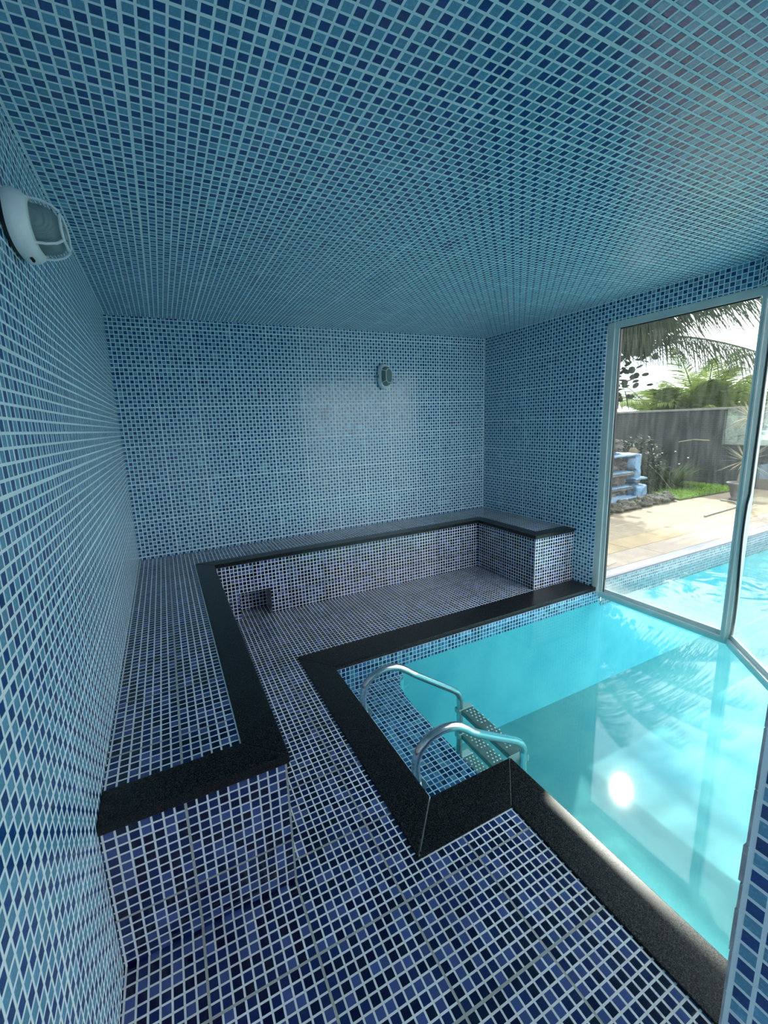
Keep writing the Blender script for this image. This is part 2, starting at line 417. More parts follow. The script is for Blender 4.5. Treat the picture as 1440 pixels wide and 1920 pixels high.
KERB = pbsdf('mossy kerb stone', (.065, .06, .045), .95, var=.4, vscale=8, bump=.8, bscale=30)
BLUEP = pbsdf('worn blue paint', (.13, .22, .33), .6, var=.3, vscale=14, bump=.3, bscale=30)
WALLD = pbsdf('dark weathered wall', (.020, .021, .024), .85, var=.6, vscale=2.2, bump=.3, bscale=14)
CAPM = pbsdf('wall cap', (.14, .14, .13), .8, var=.2, vscale=6)
SLAB_P = pbsdf('pink beige stone', (.27, .21, .165), .75, var=.10, vscale=7, bump=.25, bscale=60)
SLAB_Y = pbsdf('yellow stone', (.29, .21, .12), .8, var=.14, vscale=6, bump=.3, bscale=40)
RIM = pbsdf('glazed rim tile', (.22, .215, .25), .3, var=.08, vscale=20)
POT = pbsdf('grey stone pot', (.10, .10, .10), .8, var=.3, vscale=12)
def pave(name, col, col2, w, h):
    m, nt, out = mat(name)
    p = N(nt, 'ShaderNodeBsdfPrincipled'); L(nt, p.outputs[0], out.inputs[0]); p.inputs['Roughness'].default_value = .85
    tc = N(nt, 'ShaderNodeTexCoord'); br = N(nt, 'ShaderNodeTexBrick'); L(nt, tc.outputs['Object'], br.inputs[0])
    br.inputs['Scale'].default_value = 1; br.inputs['Brick Width'].default_value = w; br.inputs['Row Height'].default_value = h; br.inputs['Mortar Size'].default_value = .006
    br.inputs['Color1'].default_value = (*col, 1); br.inputs['Color2'].default_value = (*col2, 1); br.inputs['Mortar'].default_value = (.28, .22, .16, 1)
    n = N(nt, 'ShaderNodeTexNoise'); n.inputs['Scale'].default_value = 11; n.inputs['Detail'].default_value = 6; L(nt, tc.outputs['Object'], n.inputs[0])
    mr = N(nt, 'ShaderNodeMapRange'); mr.inputs[1].default_value = .3; mr.inputs[2].default_value = .7; mr.inputs[3].default_value = .8; mr.inputs[4].default_value = 1.15; L(nt, n.outputs[0], mr.inputs[0])
    s = N(nt, 'ShaderNodeVectorMath', operation='SCALE'); L(nt, br.outputs[0], s.inputs[0]); L(nt, mr.outputs[0], s.inputs['Scale']); L(nt, s.outputs[0], p.inputs['Base Color'])
    return m
PAVE = pave('deck paving', (.25, .19, .125), (.21, .165, .115), .6, .4)
EXT = pbsdf('outside render', (.62, .62, .58), .9)
SOIL = pbsdf('garden soil', (.05, .042, .03), .95, var=.3, vscale=6)
SEA = pbsdf('sea', (.05, .16, .28), .25, var=.1, vscale=.05)

# ================================================================== room shell
H = 2.352
XW = 3.541
YF = -4.75            # end of the room behind the camera
XN = 1.020            # inner face of the near wall on the right
OFF_F = (.507, -2.803, .0)
# floor
mb = MB()
mb.box(0, .93, YF, 0, -.12, 0); mb.box(.93, 1.36, YF, -2.70, -.12, 0); mb.box(.93, XW, -1.25, 0, -.12, 0); mb.box(.93, 1.34, YF, -3.50, -.12, -.004)
mb.build('floor', T_FLOOR, uvoff=OFF_F, kind='structure')
# ceiling
mb = MB(); mb.prism([(-.15, YF-.15), (XN+.15, YF-.15), (XN+.15, -3.65), (2.55, -3.65), (XW+.16, -2.60), (XW+.16, .15), (-.15, .15)], H, H+.18)
mb.build('ceiling', T_WALL, uvoff=(.302, -2.075, H), kind='structure')
OFF_W = (.286, -2.056, 1.394)
mb = MB(); mb.box(-.15, 0, YF-.15, .15, -.12, H); mb.build('wall_left', T_WALL, uvoff=OFF_W, kind='structure')
mb = MB(); mb.box(0, XW+.15, 0, .15, -.12, H); mb.build('wall_back', T_WALL, uvoff=OFF_W, kind='structure')
# right wall: solid part, header over the first window, angled header over the second
WE = -1.405
mb = MB(); mb.box(XW, XW+.15, WE, 0, -.2, H); mb.box(XW, XW+.15, -2.362, WE, 2.195, H)
mb.prism([(XW, -2.362), (XW+.15, -2.362), (XW+.15, -2.44), (2.56, -3.60), (2.44, -3.505)], 2.195, H)
mb.build('wall_right', T_WALL, uvoff=(0, -2.362, 2.352 - SHEET*8), kind='structure')
# near wall on the right with its rough end
mb = MB(); mb.box(XN, XN+.15, -3.95, -3.506, -.05, H); mb.box(XN, XN+.15, -4.70, -3.95, 2.10, H); mb.box(XN, XN+.15, YF, -4.70, -.05, H); mb.box(XN+.15, 2.52, -3.65, -3.506, -.05, H)
mb.build('wall_near_right', T_WALL, uvoff=(0, -3.510, 1.394), kind='structure')
mb = MB(); random.seed(5)
ring = []
zz = -.04
prev = None
while zz < H:
    hgt = random.uniform(.05, .12); z1 = min(H, zz + hgt)
    w0 = random.uniform(.002, .006)
    mb.box(XN-.0005, XN+.03, -3.507, -3.506 + w0, zz, z1 - .003)
    zz = z1
mb.build('trim_1', PLASTER, kind='structure')
# wall behind the camera; unseen opening in the near right wall, added to let in sky light
mb = MB(); mb.box(0, XN+.15, YF-.12, YF, -.1, H)
mb.build('wall_front', T_WALL, uvoff=OFF_W, kind='structure')

# ================================================================== pool basin, band, ledge
ZW = -.042
PF = -.95
XE, YS = 9.0, -5.6
XL = 1.093; YB = -1.470; Y3 = -2.513; X3 = 1.500
mb = MB()
mb.face([(1.575, YB, -.13), (XE, YB, -.13), (XE, YB, PF), (1.575, YB, PF)][::-1])
mb.face([(XE, YB, -.13), (XE, YS, -.13), (XE, YS, PF), (XE, YB, PF)][::-1])
mb.face([(XE, YS, -.13), (X3, YS, -.13), (X3, YS, PF), (XE, YS, PF)][::-1])
mb.face([(X3, YS, -.13), (X3, Y3, -.13), (X3, Y3, PF), (X3, YS, PF)][::-1])
# face of the ledge
LE = [(1.487, Y3), (1.470, -2.36), (1.462, -1.78), (1.470, -1.66), (1.495, -1.56), (1.535, -1.495), (1.575, YB)]
for a, b in zip(LE, LE[1:]):
    mb.face([(b[0], b[1], -.206), (a[0], a[1], -.206), (a[0], a[1], PF), (b[0], b[1], PF)])
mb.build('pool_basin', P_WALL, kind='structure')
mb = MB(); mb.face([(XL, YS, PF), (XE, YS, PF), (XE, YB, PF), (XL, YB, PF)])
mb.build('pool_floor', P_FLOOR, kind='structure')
mb = MB()
mb.prism([(XL, Y3)] + LE + [(XL, YB)], -.232, -.2)
mb.build('pool_ledge', T_BAND, uvoff=(1.28, -1.72, 0), kind='structure')
mb = MB()
mb.face([(XL, YB, -.2), (1.575, YB, -.2), (1.575, YB, -.02), (XL, YB, -.02)])
mb.face([(1.575, YB, -.13), (3.60, YB, -.13), (3.60, YB, -.02), (1.575, YB, -.02)])
mb.face([(XL, Y3, -.2), (XL, YB, -.2), (XL, YB, -.02), (XL, Y3, -.02)])
mb.face([(X3, Y3, -.2), (XL, Y3, -.2), (XL, Y3, -.02), (X3, Y3, -.02)])
mb.face([(X3, YS, -.13), (X3, Y3, -.13), (X3, Y3, -.02), (X3, YS, -.02)])
mb.build('pool_tile_band', T_BAND, uvoff=(1.30, -1.5, -.02), kind='structure')
mb = MB()
mb.face([(3.60, YB, -.17), (XE, YB, -.17), (XE, YB, .06), (3.60, YB, .06)])
mb.face([(XE, YS, -.17), (XE, YS, .06), (XE, YB, .06), (XE, YB, -.17)])
o = mb.build('outer_pool_tile_band', T_OUT, uvoff=(0, 0, 0), kind='structure'); o.location = (0, -.004, 0)
mb = MB(); mb.face([(XL, Y3, ZW), (X3, Y3, ZW), (X3, -3.50, ZW), (2.52, -3.50, ZW), (2.52, YS, ZW), (XE, YS, ZW), (XE, YB, ZW), (XL, YB, ZW)])
mb.build('pool_water', WATER, label='clear turquoise pool water reflecting the sun and palm fronds', cat='water', kind='stuff')

# granite coping round the inner pool
def slab(poly, z0, z1, name, parent, gap=.0008):
    cx = sum(p[0] for p in poly)/len(poly); cyy = sum(p[1] for p in poly)/len(poly)
    return MB().prism(poly, z0, z1).build(name, GRAN, parent, bevel=.003)
cop = empty('pool_coping', (1.2, -1.9, 0), label='wide black granite coping framing the indoor end of the pool', cat='coping')
def P0(root, poly): return [(p[0]-root.location.x, p[1]-root.location.y) for p in poly]
for k, poly in enumerate([
    [(.909, -1.235), (1.083, -1.458), (3.56, -1.458), (3.56, -1.41), (3.535, -1.41), (3.535, -1.235)],
    [(.909, -1.2385), (1.0815, -1.459), (1.0815, -2.5215), (.909, -2.7085)],
    [(.9105, -2.711), (1.083, -2.5245), (1.5105, -2.5245), (1.3385, -2.711)],
    [(1.340, -2.7105), (1.512, -2.525), (1.512, -3.502), (1.340, -3.502)]]):
    slab(P0(cop, poly), -.032, .006, 'coping_slab', cop)

# ================================================================== bench
HB = .4915
bench = empty('tiled_bench', (0, 0, 0), label='U-shaped mosaic tiled bench with black granite edging along three walls', cat='bench')
XB, Y7, YBK, XR, YC = .511, -2.576, -.468, 3.067, -1.213
mb = MB()
zt = HB - .004
mb.box(.001, XB, Y7, -.001, .001, zt)
mb.box(XB, XW-.001, -.29, -.001, .001, zt)
mb.box(XB, .680, YBK, -.29, .001, zt); mb.box(.926, XR, YBK, -.29, .001, zt); mb.box(.680, .926, YBK, -.29, .222, zt)
mb.box(XR, XW-.001, YC, -.29, .001, zt)
mb.build('bench_body', T_FLOOR, bench, uvoff=(.2135, -2.32, .165))
for poly in [
    [(.001, -2.586), (.5185, -2.586), (.3905, -2.461), (.001, -2.461)],
    [(.520, -2.5845), (.520, -.479), (.392, -.3595), (.392, -2.4595)],
    [(.5215, -.478), (3.0575, -.478), (3.1785, -.358), (.3935, -.358)],
    [(3.059, -.4795), (3.059, -1.2205), (3.180, -1.1105), (3.180, -.3595)],
    [(3.0605, -1.2225), (3.540, -1.2225), (3.540, -1.110), (3.1815, -1.110)]]:
    slab(poly, HB-.032, HB, 'granite_edge', bench)

# ================================================================== wall lamps
def sell(a, b, z, n=40, e=2.6):
    r = []
    for k in range(n):
        t = 2*math.pi*k/n; c, s = math.cos(t), math.sin(t)
        r.append((a*math.copysign(abs(c)**(2/e), c), b*math.copysign(abs(s)**(2/e), s), z))
    return r
def bulkhead(loc, rot, label):
    root = D.objects.new('bulkhead_lamp', None); root.empty_display_size = .1; link(root)
    root.location = loc; root.rotation_euler = rot
    setp(root, label=label, cat='wall lamp', group='oval bulkhead lamps on the tiled walls')
    # local: Y long, X short, Z out of the wall
    MB().loft([sell(.058, .100, .001), sell(.060, .102, .012)]).build('gasket', BLACK_RUB, root)
    MB().loft([sell(.062, .105, .010), sell(.066, .108, .016), sell(.066, .108, .024), sell(.062, .104, .038), sell(.054, .094, .048), sell(.046, .086, .052), sell(.044, .084, .046), sell(.044, .084, .02)], cap1=True).build('housing', WHITE, root)
    MB().loft([sell(.0435, .0835, .03), sell(.043, .082, .052), sell(.041, .078, .072), sell(.035, .068, .090), sell(.024, .050, .099), sell(.006, .012, .102)], cap0=False).build('glass_lens', LENS, root)
    g = MB()
    top = [Vector(p) for p in sell(.030, .058, .104, 28)]
    g.tube(top + [top[0], top[1]], .0032, 8, cap=False)
    for sx_, sy_ in ((1, .55), (1, -.55), (-1, .55), (-1, -.55)):
        g.tube([(sx_*.046, sy_*.10, .048), (sx_*.045, sy_*.095, .070), (sx_*.040, sy_*.085, .090), (sx_*.0295, sy_*.075, .104)], .0032, 8)
    g.build('guard_cage', WHITE, root)
    for s in (1, -1):
        sl = MB(); sl.tube([(s*.0665, -.010, .030), (s*.0685, 0, .032), (s*.0665, .010, .030)], .0035, 8); sl.build('screw_slot', DARKHOLE, root)
    MB().loft([sell(.018, .018, .03, 20, 2), sell(.018, .018, .055, 20, 2)]).build('lamp_holder', WHITE, root)
    return root
# orientation: Z of the lamp = wall normal
bk = bulkhead((2.279, 0, 1.935), (math.pi/2, 0, 0), 'white oval bulkhead lamp mounted upright on the back wall')
bk.scale = (1.08, 1.08, 1.16)
lm = Matrix(((0, 0, 1), (-0.0, 1, 0), (-1, 0, 0)))   # x'->-Z, y'->Y, z'->X
bl = bulkhead((0, -2.315, 2.022), lm.to_euler(), 'white oval bulkhead lamp mounted sideways on the left wall near the ceiling')
bl.scale = (1.08, 1.08, 1.08)

# ================================================================== pool ladder
lad = empty('pool_ladder', (1.5, -1.99, PF), label='stainless steel pool ladder with two curved handrails and slotted treads', cat='ladder')
def smooth_path(pts, n=8):
    pts = [Vector(p) for p in pts]; out = []
    P = [pts[0]*2-pts[1]] + pts + [pts[-1]*2-pts[-2]]
    for i in range(1, len(P)-2):
        for k in range(n):
            t = k/n; a, b, c, d = P[i-1], P[i], P[i+1], P[i+2]
            out.append(.5*((2*b)+(c-a)*t+(2*a-5*b+4*c-d)*t*t+(3*b-a-3*c+d)*t**3))
    out.append(pts[-1]); return out
def LP(p): return (p[0]-1.5, p[1]+1.99, p[2]-PF)
for y, yl, dx in ((-1.705, -1.705, 0), (-2.283, -2.240, .028)):
    ym = (y + yl)/2
    path = smooth_path([(1.172, y, -.2), (1.163, y, -.10), (1.180, y, -.02), (1.235, y, .032), (1.31, y, .052), (1.39, y, .040), (1.45, y, .006), (1.515, y, -.046), (1.66+dx*.4, ym, -.150), (1.80+dx, yl, -.250), (1.845+dx, yl, -.287), (1.868+dx, yl, -.33), (1.872+dx, yl, -.40), (1.868+dx, yl, -.62), (1.864+dx, yl, -.9)], 7)
    rail = MB().tube([LP(p) for p in path], .0215, 16).build('handrail', STEEL, lad)
    MB().tube([LP((1.172, y, -.2)), LP((1.172, y, -.192))], .045, 20).build('flange', STEEL, rail)
    MB().tube([LP((1.864+dx, yl, -.925)), LP((1.864+dx, yl, -.9))], .026, 16).build('rubber_foot', BLACK_RUB, rail)
for z in (-.415, -.60, -.785):
    mb = MB()
    x0, x1, y0, y1 = 1.876, 1.960, -2.175, -1.726
    vs = [LP((x0-.012, y0, z-.028)), LP((x0-.012, y0, z)), LP((x1, y0, z)), LP((x1, y0, z-.028))]
    prof = [(x0-.012, z-.03), (x0-.012, z-.004), (x0-.008, z), (x1-.004, z), (x1, z-.004), (x1, z-.03), (x1-.004, z-.03), (x1-.004, z-.006), (x0-.008, z-.006), (x0-.008, z-.03)]
    r0 = [LP((a, y0, b)) for a, b in prof]; r1 = [LP((a, y1, b)) for a, b in prof]
    n = len(prof)
    mb.add(r0 + r1, [(i, (i+1) % n, n+(i+1) % n, n+i) for i in range(n)] + [tuple(range(n-1, -1, -1)), tuple(range(n, 2*n))])
    g = mb
    for iy in range(17):
        if iy == 8: continue
        for ix in range(3):
            px = x0 + .02 + ix*.026 + (.013 if iy % 2 else 0); py = y0 + .06 + iy*.026
            c = LP((px, py, z)); k = .005
            g.add([(c[0]-k, c[1]-k, c[2]), (c[0]+k, c[1]-k, c[2]), (c[0]+k, c[1]+k, c[2]), (c[0]-k, c[1]+k, c[2]), (c[0], c[1], c[2]+.004)], [(0,1,4),(1,2,4),(2,3,4),(3,0,4)])
    tr = mb.build('tread', [STEEL_W, STUD], lad)
    for pl in tr.data.polygons:
        if len(pl.vertices) == 3: pl.material_index = 1
    for y, s in ((-1.705, -1), (-2.200, 1)):
        e = MB()
        ring0 = [(x0-.030, y-.026), (x0-.030, y+.026), (x1+.002, y+.026), (x1+.002, y-.026)]
        e.prism([LP((a, b, 0))[:2] for a, b in ring0], z-.034-PF, z-.0-PF+.003)
        e.build('end_cap', CAPW, tr, bevel=.006)

# ================================================================== windows
def bar(mb, p, q, hw, hd, z0, z1):
    p = Vector((*p, 0)); q = Vector((*q, 0)); t = (q-p).normalized(); n = Vector((-t.y, t.x, 0))
    mb.prism([tuple((p+n*hd)[:2]), tuple((q+n*hd)[:2]), tuple((q-n*hd)[:2]), tuple((p-n*hd)[:2])], z0, z1); return mb
def window(name, p, q, z0, z1, ends):
    root = empty(name, (0, 0, 0), kind='structure')
    P_, Q_ = Vector(p), Vector(q); t = (Q_-P_).normalized(); l = (Q_-P_).length
    at = lambda s: tuple(P_ + t*s)
    bar(MB(), at(0), at(l), 0, .022, z1-.045, z1+.004).build('top_rail', ALU, root, bevel=.002)
    bar(MB(), at(0), at(l), 0, .030, z1+.004, z1+.012).build('top_track', ALU, root)
    bar(MB(), at(0), at(l), 0, .024, ZW-.03, ZW+.018).build('bottom_rail', ALU, root, bevel=.002)
    bar(MB(), at(0), at(l), 0, .006, ZW+.018, ZW+.05).build('bottom_bead', ALU, root)
    s0 = 0
    if 'a' in ends:
        bar(MB(), at(0), at(.055), 0, .030, ZW-.03, z1).build('stile', ALU, root, bevel=.002)
        bar(MB(), at(.055), at(.090), 0, .020, ZW-.03, z1-.045).build('stile', ALU, root, bevel=.002)
        bar(MB(), at(.090), at(.096), 0, .012, ZW+.02, z1-.05).build('gasket', BLACK_RUB, root)
        bar(MB(), at(.09), at(l-.02), 0, .010, z1-.052, z1-.045).build('gasket', BLACK_RUB, root)
        s0 = .09
    if 'b' in ends:
        bar(MB(), at(l-.05), at(l), 0, .024, ZW-.03, z1).build('stile', ALU, root, bevel=.002)
    g = MB(); a, b = at(s0), at(l)
    bar(g, a, b, 0, .003, ZW+.015, z1-.045)
    g.build('glass_pane', GLASS, root)
    return root
XG = 3.575
window('window_1', (XG, WE-.015), (XG, -2.385), ZW, 2.190, 'a')
window('window_2', (XG-.02, -2.445), (2.505, -3.495), ZW, 2.190, 'b')
post = empty('window_post', (XG-.002, -2.412, ZW), kind='structure')
MB().prism([(-.022, .030), (.030, .030), (.034, -.012), (.006, -.040), (-.020, -.018)], -.03, 2.19-ZW).build('post_body', ALU, post, bevel=.002)
MB().prism([(-.026, .010), (-.021, .010), (-.021, .001), (-.026, .001)], -.02, 2.19-ZW-.05).build('post_rib', ALU, post)
sp = []
for i in range(30):
    z = .0 + i*2.1/29
    w = .010*math.sin(z*5.2+.6) if z < 1.0 else .003
    sp.append((-.016 - .002 + .5*w, -.029 - w*.6, z))
MB().tube(sp, .0065, 8).build('rubber_seal', BLACK_RUB, post)

# ================================================================== outside: deck
ZD = .08
def struct(mb, name, m, **kw): return mb.build(name, m, kind='structure', **kw)
YCOP = -1.452
struct(MB().box(XW+.15, 9.6, -.78, 5.0, -.3, ZD-.003), 'deck', PAVE)
mb = MB(); x = 3.70; i = 0
# bullnose rim: rounded nose, tile lines by the material
rm = MB()
prof = [(0.10, -.12), (0.10, 0), (.03, 0), (.012, -.004), (.002, -.014), (.002, -.026), (.012, -.034), (.02, -.036), (.02, -.12)]
r0 = [(0, a-.012, b) for a, b in prof]; r1 = [(XE+.1-3.6, a-.012, b) for a, b in prof]; n = len(prof)
rm.add(r0+r1, [(i, n+i, n+(i+1) % n, (i+1) % n) for i in range(n)] + [tuple(range(n)), tuple(range(2*n-1, n-1, -1))])
rm.build('bullnose_edge', RIM, label='pale glazed bullnose tile rim along the far edge of the outdoor pool', cat='pool edge').location = (3.6, YCOP, ZD)
x = 3.71; k = 0
while x < XE + .6:
    w = 1.02
    MB().box(x, x+w-.006, YCOP+.095, -1.078, -.05, ZD).build('deck_slab', SLAB_P, None, bevel=.002, label='large pink beige stone slab in the row nearest the pool', cat='paving slab', group='pink beige slabs along the pool')
    x += w
x = 3.75
k = 0
while x < XE + .5:
    w = (.86, .74, .95, .8)[k % 4]; k += 1
    MB().box(x, x+w-.007, -1.072, -.786, -.05, ZD).build('deck_slab', SLAB_Y, None, bevel=.002, label='yellow rough stone slab in the second row from the pool', cat='paving slab', group='yellow slabs of the second row')
    x += w
struct(MB().box(XE, 9.6, YS, -1.34, -.3, ZD-.004), 'deck_east', PAVE)
struct(MB().box(-6, 9.6, -9, YS, -.3, ZD-.004), 'deck_south', PAVE)
struct(MB().box(XN, 2.52, YS, -3.65, -.3, -.01), 'porch_floor', PAVE)
gm = MB(); gm.box(9.9, 26, -20, 30, -.6, -.05)
struct(gm, 'garden_ground', SOIL)
struct(MB().box(26, 700, -500, 600, -9, -8), 'sea', SEA)
# drain cover
dc = empty('drain_cover', (4.0, -1.235, ZD), rz=.15, label='small square drain cover set in the beige deck by the window', cat='drain cover')
MB().box(-.085, .085, -.06, .06, -.01, .002).build('frame', pbsdf('drain rim', (.2, .17, .14), .7), dc)
MB().box(-.078, .078, -.053, .053, -.01, .004).build('lid', SLAB_P, dc)
# hose
hp = smooth_path([(6.7, -.74, ZD+.012), (6.95, -.72, ZD+.012), (7.3, -.70, ZD+.012), (7.7, -.66, ZD+.012), (8.0, -.50, ZD+.012), (8.05, -.30, ZD+.012)], 8)
MB().tube(hp, .012, 8).build('garden_hose', pbsdf('grey hose', (.22, .21, .20), .6), label='thin grey garden hose lying across the stone deck', cat='hose')

# lawn
random.seed(11)
lawn_poly = [(7.62, .06), (9.52, -.02), (9.52, 1.3), (8.5, 1.3), (7.85, .6)]
struct(MB().prism(lawn_poly, ZD-.05, ZD+.012), 'lawn_bed', SOIL)
def inside(p, poly):
    c = False; n = len(poly)
    for i in range(n):
        a, b = poly[i], poly[(i+1) % n]
        if (a[1] > p[1]) != (b[1] > p[1]) and p[0] < (b[0]-a[0])*(p[1]-a[1])/(b[1]-a[1])+a[0]: c = not c
    return c
mb = MB(); cnt = 0
while cnt < 9000:
    p = (random.uniform(7.5, 9.6), random.uniform(-.05, 1.35))
    if not inside(p, lawn_poly): continue
    cnt += 1
    an = random.uniform(0, 6.28)
    mb.blade((p[0], p[1], ZD+.008), (math.cos(an)*.5, math.sin(an)*.5, 1), random.uniform(.04, .075), .012, .8, 2)
mb.build('lawn_grass', LF_GRASS, label='sunlit strip of short green lawn in front of the dark wall', cat='grass', kind='stuff')

# garden wall with a glazed notch
gw = empty('garden_wall', (9.6, 1.5, 0), label='dark weathered garden wall with a pale cap behind the lawn', cat='wall')
MB().box(0, .18, -.99, 4.5, -.05, 1.48).box(0, .18, -4.6, -.99, -.05, .84).build('wall_body', WALLD, gw)
MB().box(-.03, .21, -4.6, 4.5, 1.48, 1.52).build('wall_cap', CAPM, gw, bevel=.006)
MB().box(.08, .092, -4.6, -.995, .845, 1.478).build('glass_panel', glass('garden glass', .12, (.72, .84, .82), False), gw)
# kerb stones of the fountain bed
random.seed(3)
x = 5.35; k = 0
while x < 7.5:
    w = random.uniform(.16, .36)
    MB().ico((0, 0, 0), 1, .20, (w*.60, .13, random.uniform(.06, .095)), 3, k).build('kerb_stone', KERB, None, label='low mossy stone in the rough kerb before the fountain', cat='stone', group='kerb stones before the fountain').location = (x+w/2, .10+.11*(x-5.35)/2.6+random.uniform(-.02, .02), ZD+.045)
    x += w*.98; k += 1
struct(MB().prism([(5.2, .05), (7.6, .16), (7.6, 2.2), (5.2, 2.2)], ZD-.05, ZD+.02), 'garden_bed', SOIL)

# rock fountain with blue painted channels
fo = empty('rock_fountain', (6.9, .75, ZD), label='stepped rock garden fountain with worn blue painted channels', cat='fountain')
rb = MB()
random.seed(21)
for (cx, cyy, cz, r, sq) in [(-.55, .06, .18, .40, (1.35, .85, .7)), (-.10, .04, .20, .33, (1.0, .9, .8)), (-.45, .08, .56, .32, (1.5, .95, .5)), (.0, .10, .57, .25, (1.0, 1.1, .55)), (-.5, .05, .93, .30, (1.4, .95, .5)), (-1.1, .1, .40, .38, (.9, .9, 1.3)), (-.05, .1, .90, .24, (1.2, .95, .45)), (-1.0, .15, .95, .25, (1.2, .9, .8)), (.30, .22, .35, .3, (.8, .7, 1.4))]:
    rb.ico((cx, cyy, cz), r, .15, sq, 4, int(cx*97+cz*31)+50)
rough(rb.build('rock_body', ROCK, fo), .10, 0)
for x0, x1, z in [(-.66, .10, .47), (-.80, .10, .24)]:
    lg = rough(MB().box(x0, x1, -.33, .1, z-.04, z+.012).build('rock_ledge', ROCK, fo, bevel=.02), .05)
    rough(MB().box(x0+.06, x1-.05, -.335, -.1, z+.006, z+.026).build('blue_edge', BLUEP, lg, bevel=.008), .03)
rough(MB().box(-.42, .28, -.29, .05, .73, .765).build('blue_channel', BLUEP, fo, bevel=.015), .035)
rough(MB().prism([(.22, -.26), (.34, -.29), (.36, -.05), (.22, -.05)], .28, .75).build('blue_chute', BLUEP, fo, bevel=.03), .05)
rough(MB().loft([[(.080*math.cos(i*.3142)+.17, y_, .095*math.sin(i*.3142)+.60) for i in range(20)] for y_ in (-.20, -.315, -.325)]).build('blue_spout', BLUEP, fo), .02, 1)
rough(MB().box(.12, .42, -.35, -.1, .345, .38).build('blue_step', BLUEP, fo, bevel=.02), .05)
rough(MB().box(.12, .40, -.38, -.1, .0, .26).build('blue_apron', BLUEP, fo, bevel=.05), .06)
rough(MB().box(-1.3, .02, -.50, -.18, -.02, .12).build('blue_basin', BLUEP, fo, bevel=.03), .05)
pr_ = MB(); pr_.ico((.46, -.10, .15), .13, .12, (.7, .9, 1.2), 3, 4).ico((.45, -.08, .42), .12, .12, (.6, .9, 1.4), 3, 5).ico((.44, -.06, .68), .11, .12, (.6, .9, 1.3), 3, 6)
pr_.build('stone_pier', pbsdf('ochre stone', (.15, .11, .07), .9, var=.45, vscale=9, bump=.8), fo)
# thin dry grass clump by the window edge
tb = MB(); random.seed(9)
for i in range(26):
    an = random.uniform(-2.2, 1.2); tb.blade((0, 0, 0), (math.cos(an)*.7, math.sin(an)*.7, random.uniform(.5, 1.3)), random.uniform(.5, .9), .012, random.uniform(.5, 1.3), 6)
tb.build('dry_grass_clump', LF_DRY, label='thin dry grass blades arching before the fountain', cat='grass').location = (5.75, .28, ZD)

# strappy shrubs
def strap_plant(name, m, loc, n, lmin, lmax, wid, label, cat, seed, up=.6, droop=.7, group=None, flowers=0):
    random.seed(seed)
    root = empty(name, loc, label=label, cat=cat, group=group)
    mb = MB()
    for i in range(n):
        an = random.uniform(0, 6.283); el = random.uniform(up*.3, up*1.8)
        r = random.uniform(0, .10)
        mb.blade((r*math.cos(an), r*math.sin(an), random.uniform(0, .08)), (math.cos(an), math.sin(an), el), random.uniform(lmin, lmax), wid*random.uniform(.7, 1.2), droop*random.uniform(.4, 1.3), 5)
    mb.build('leaves', m, root)
    for i in range(flowers):
        an = random.uniform(2.4, 4.6); r = random.uniform(.15, .5); z = random.uniform(.25, .7)
        MB().ico((0, 0, 0), .016, .1, (1, 1, .6), 1, i).build('flower', pbsdf('white petals', (.5, .5, .46), .6) if i == 0 else D.materials['white petals'], root).location = (r*math.cos(an), r*math.sin(an), z)
    return root
strap_plant('flowering_shrub', LF_BUSH, (8.72, .85, ZD), 260, .45, .80, .034, 'strappy green shrub dotted with white flowers against the dark wall', 'shrub', 31, .8, .8, flowers=14)
# leaning dead frond stems
for k, (a, b, lab) in enumerate([((8.2, .92, .55), (8.35, .6, .12), 'pale bent stem leaning out of the dark shrub'), ((8.75, .75, .93), (8.7, .25, .97), 'thin pale stick lying level across the shrubs')]):
    a, b = Vector(a), Vector(b); MB().tube([a, (a+b)/2+Vector((0, 0, .03)), b], .009, 8).build('dead_stem', LF_DRY, label=lab, cat='stem')

# potted spiky plant by the post
pp = empty('potted_plant', (8.3, -.40, ZD), label='tall spiky plant with two rosettes in a grey pot behind the window post', cat='potted plant')
prof = [(.085, 0), (.10, .012), (.075, .03), (.085, .08), (.125, .24), (.15, .255), (.15, .275), (.125, .275), (.11, .25)]
MB().loft([[(r*math.cos(k*math.pi/14), r*math.sin(k*math.pi/14), z) for k in range(28)] for r, z in prof]).build('pot', POT, pp)
MB().tube([(0, 0, .24), (.02, -.03, .6), (.0, -.04, .95), (.01, -.05, 1.28)], [.03, .026, .024, .02], 10).build('stem', BARK, pp)
random.seed(41)
for z, l, n in ((.62, .40, 80), (1.28, .44, 95)):
    mb = MB()
    for i in range(n):
        an = random.uniform(0, 6.283); mb.blade((.0, -.05, z), (math.cos(an), math.sin(an), random.uniform(-.7, 1.1)), l*random.uniform(.75, 1.1), .016, .15, 3)
    mb.build('leaf_rosette', LF_DRY, pp)

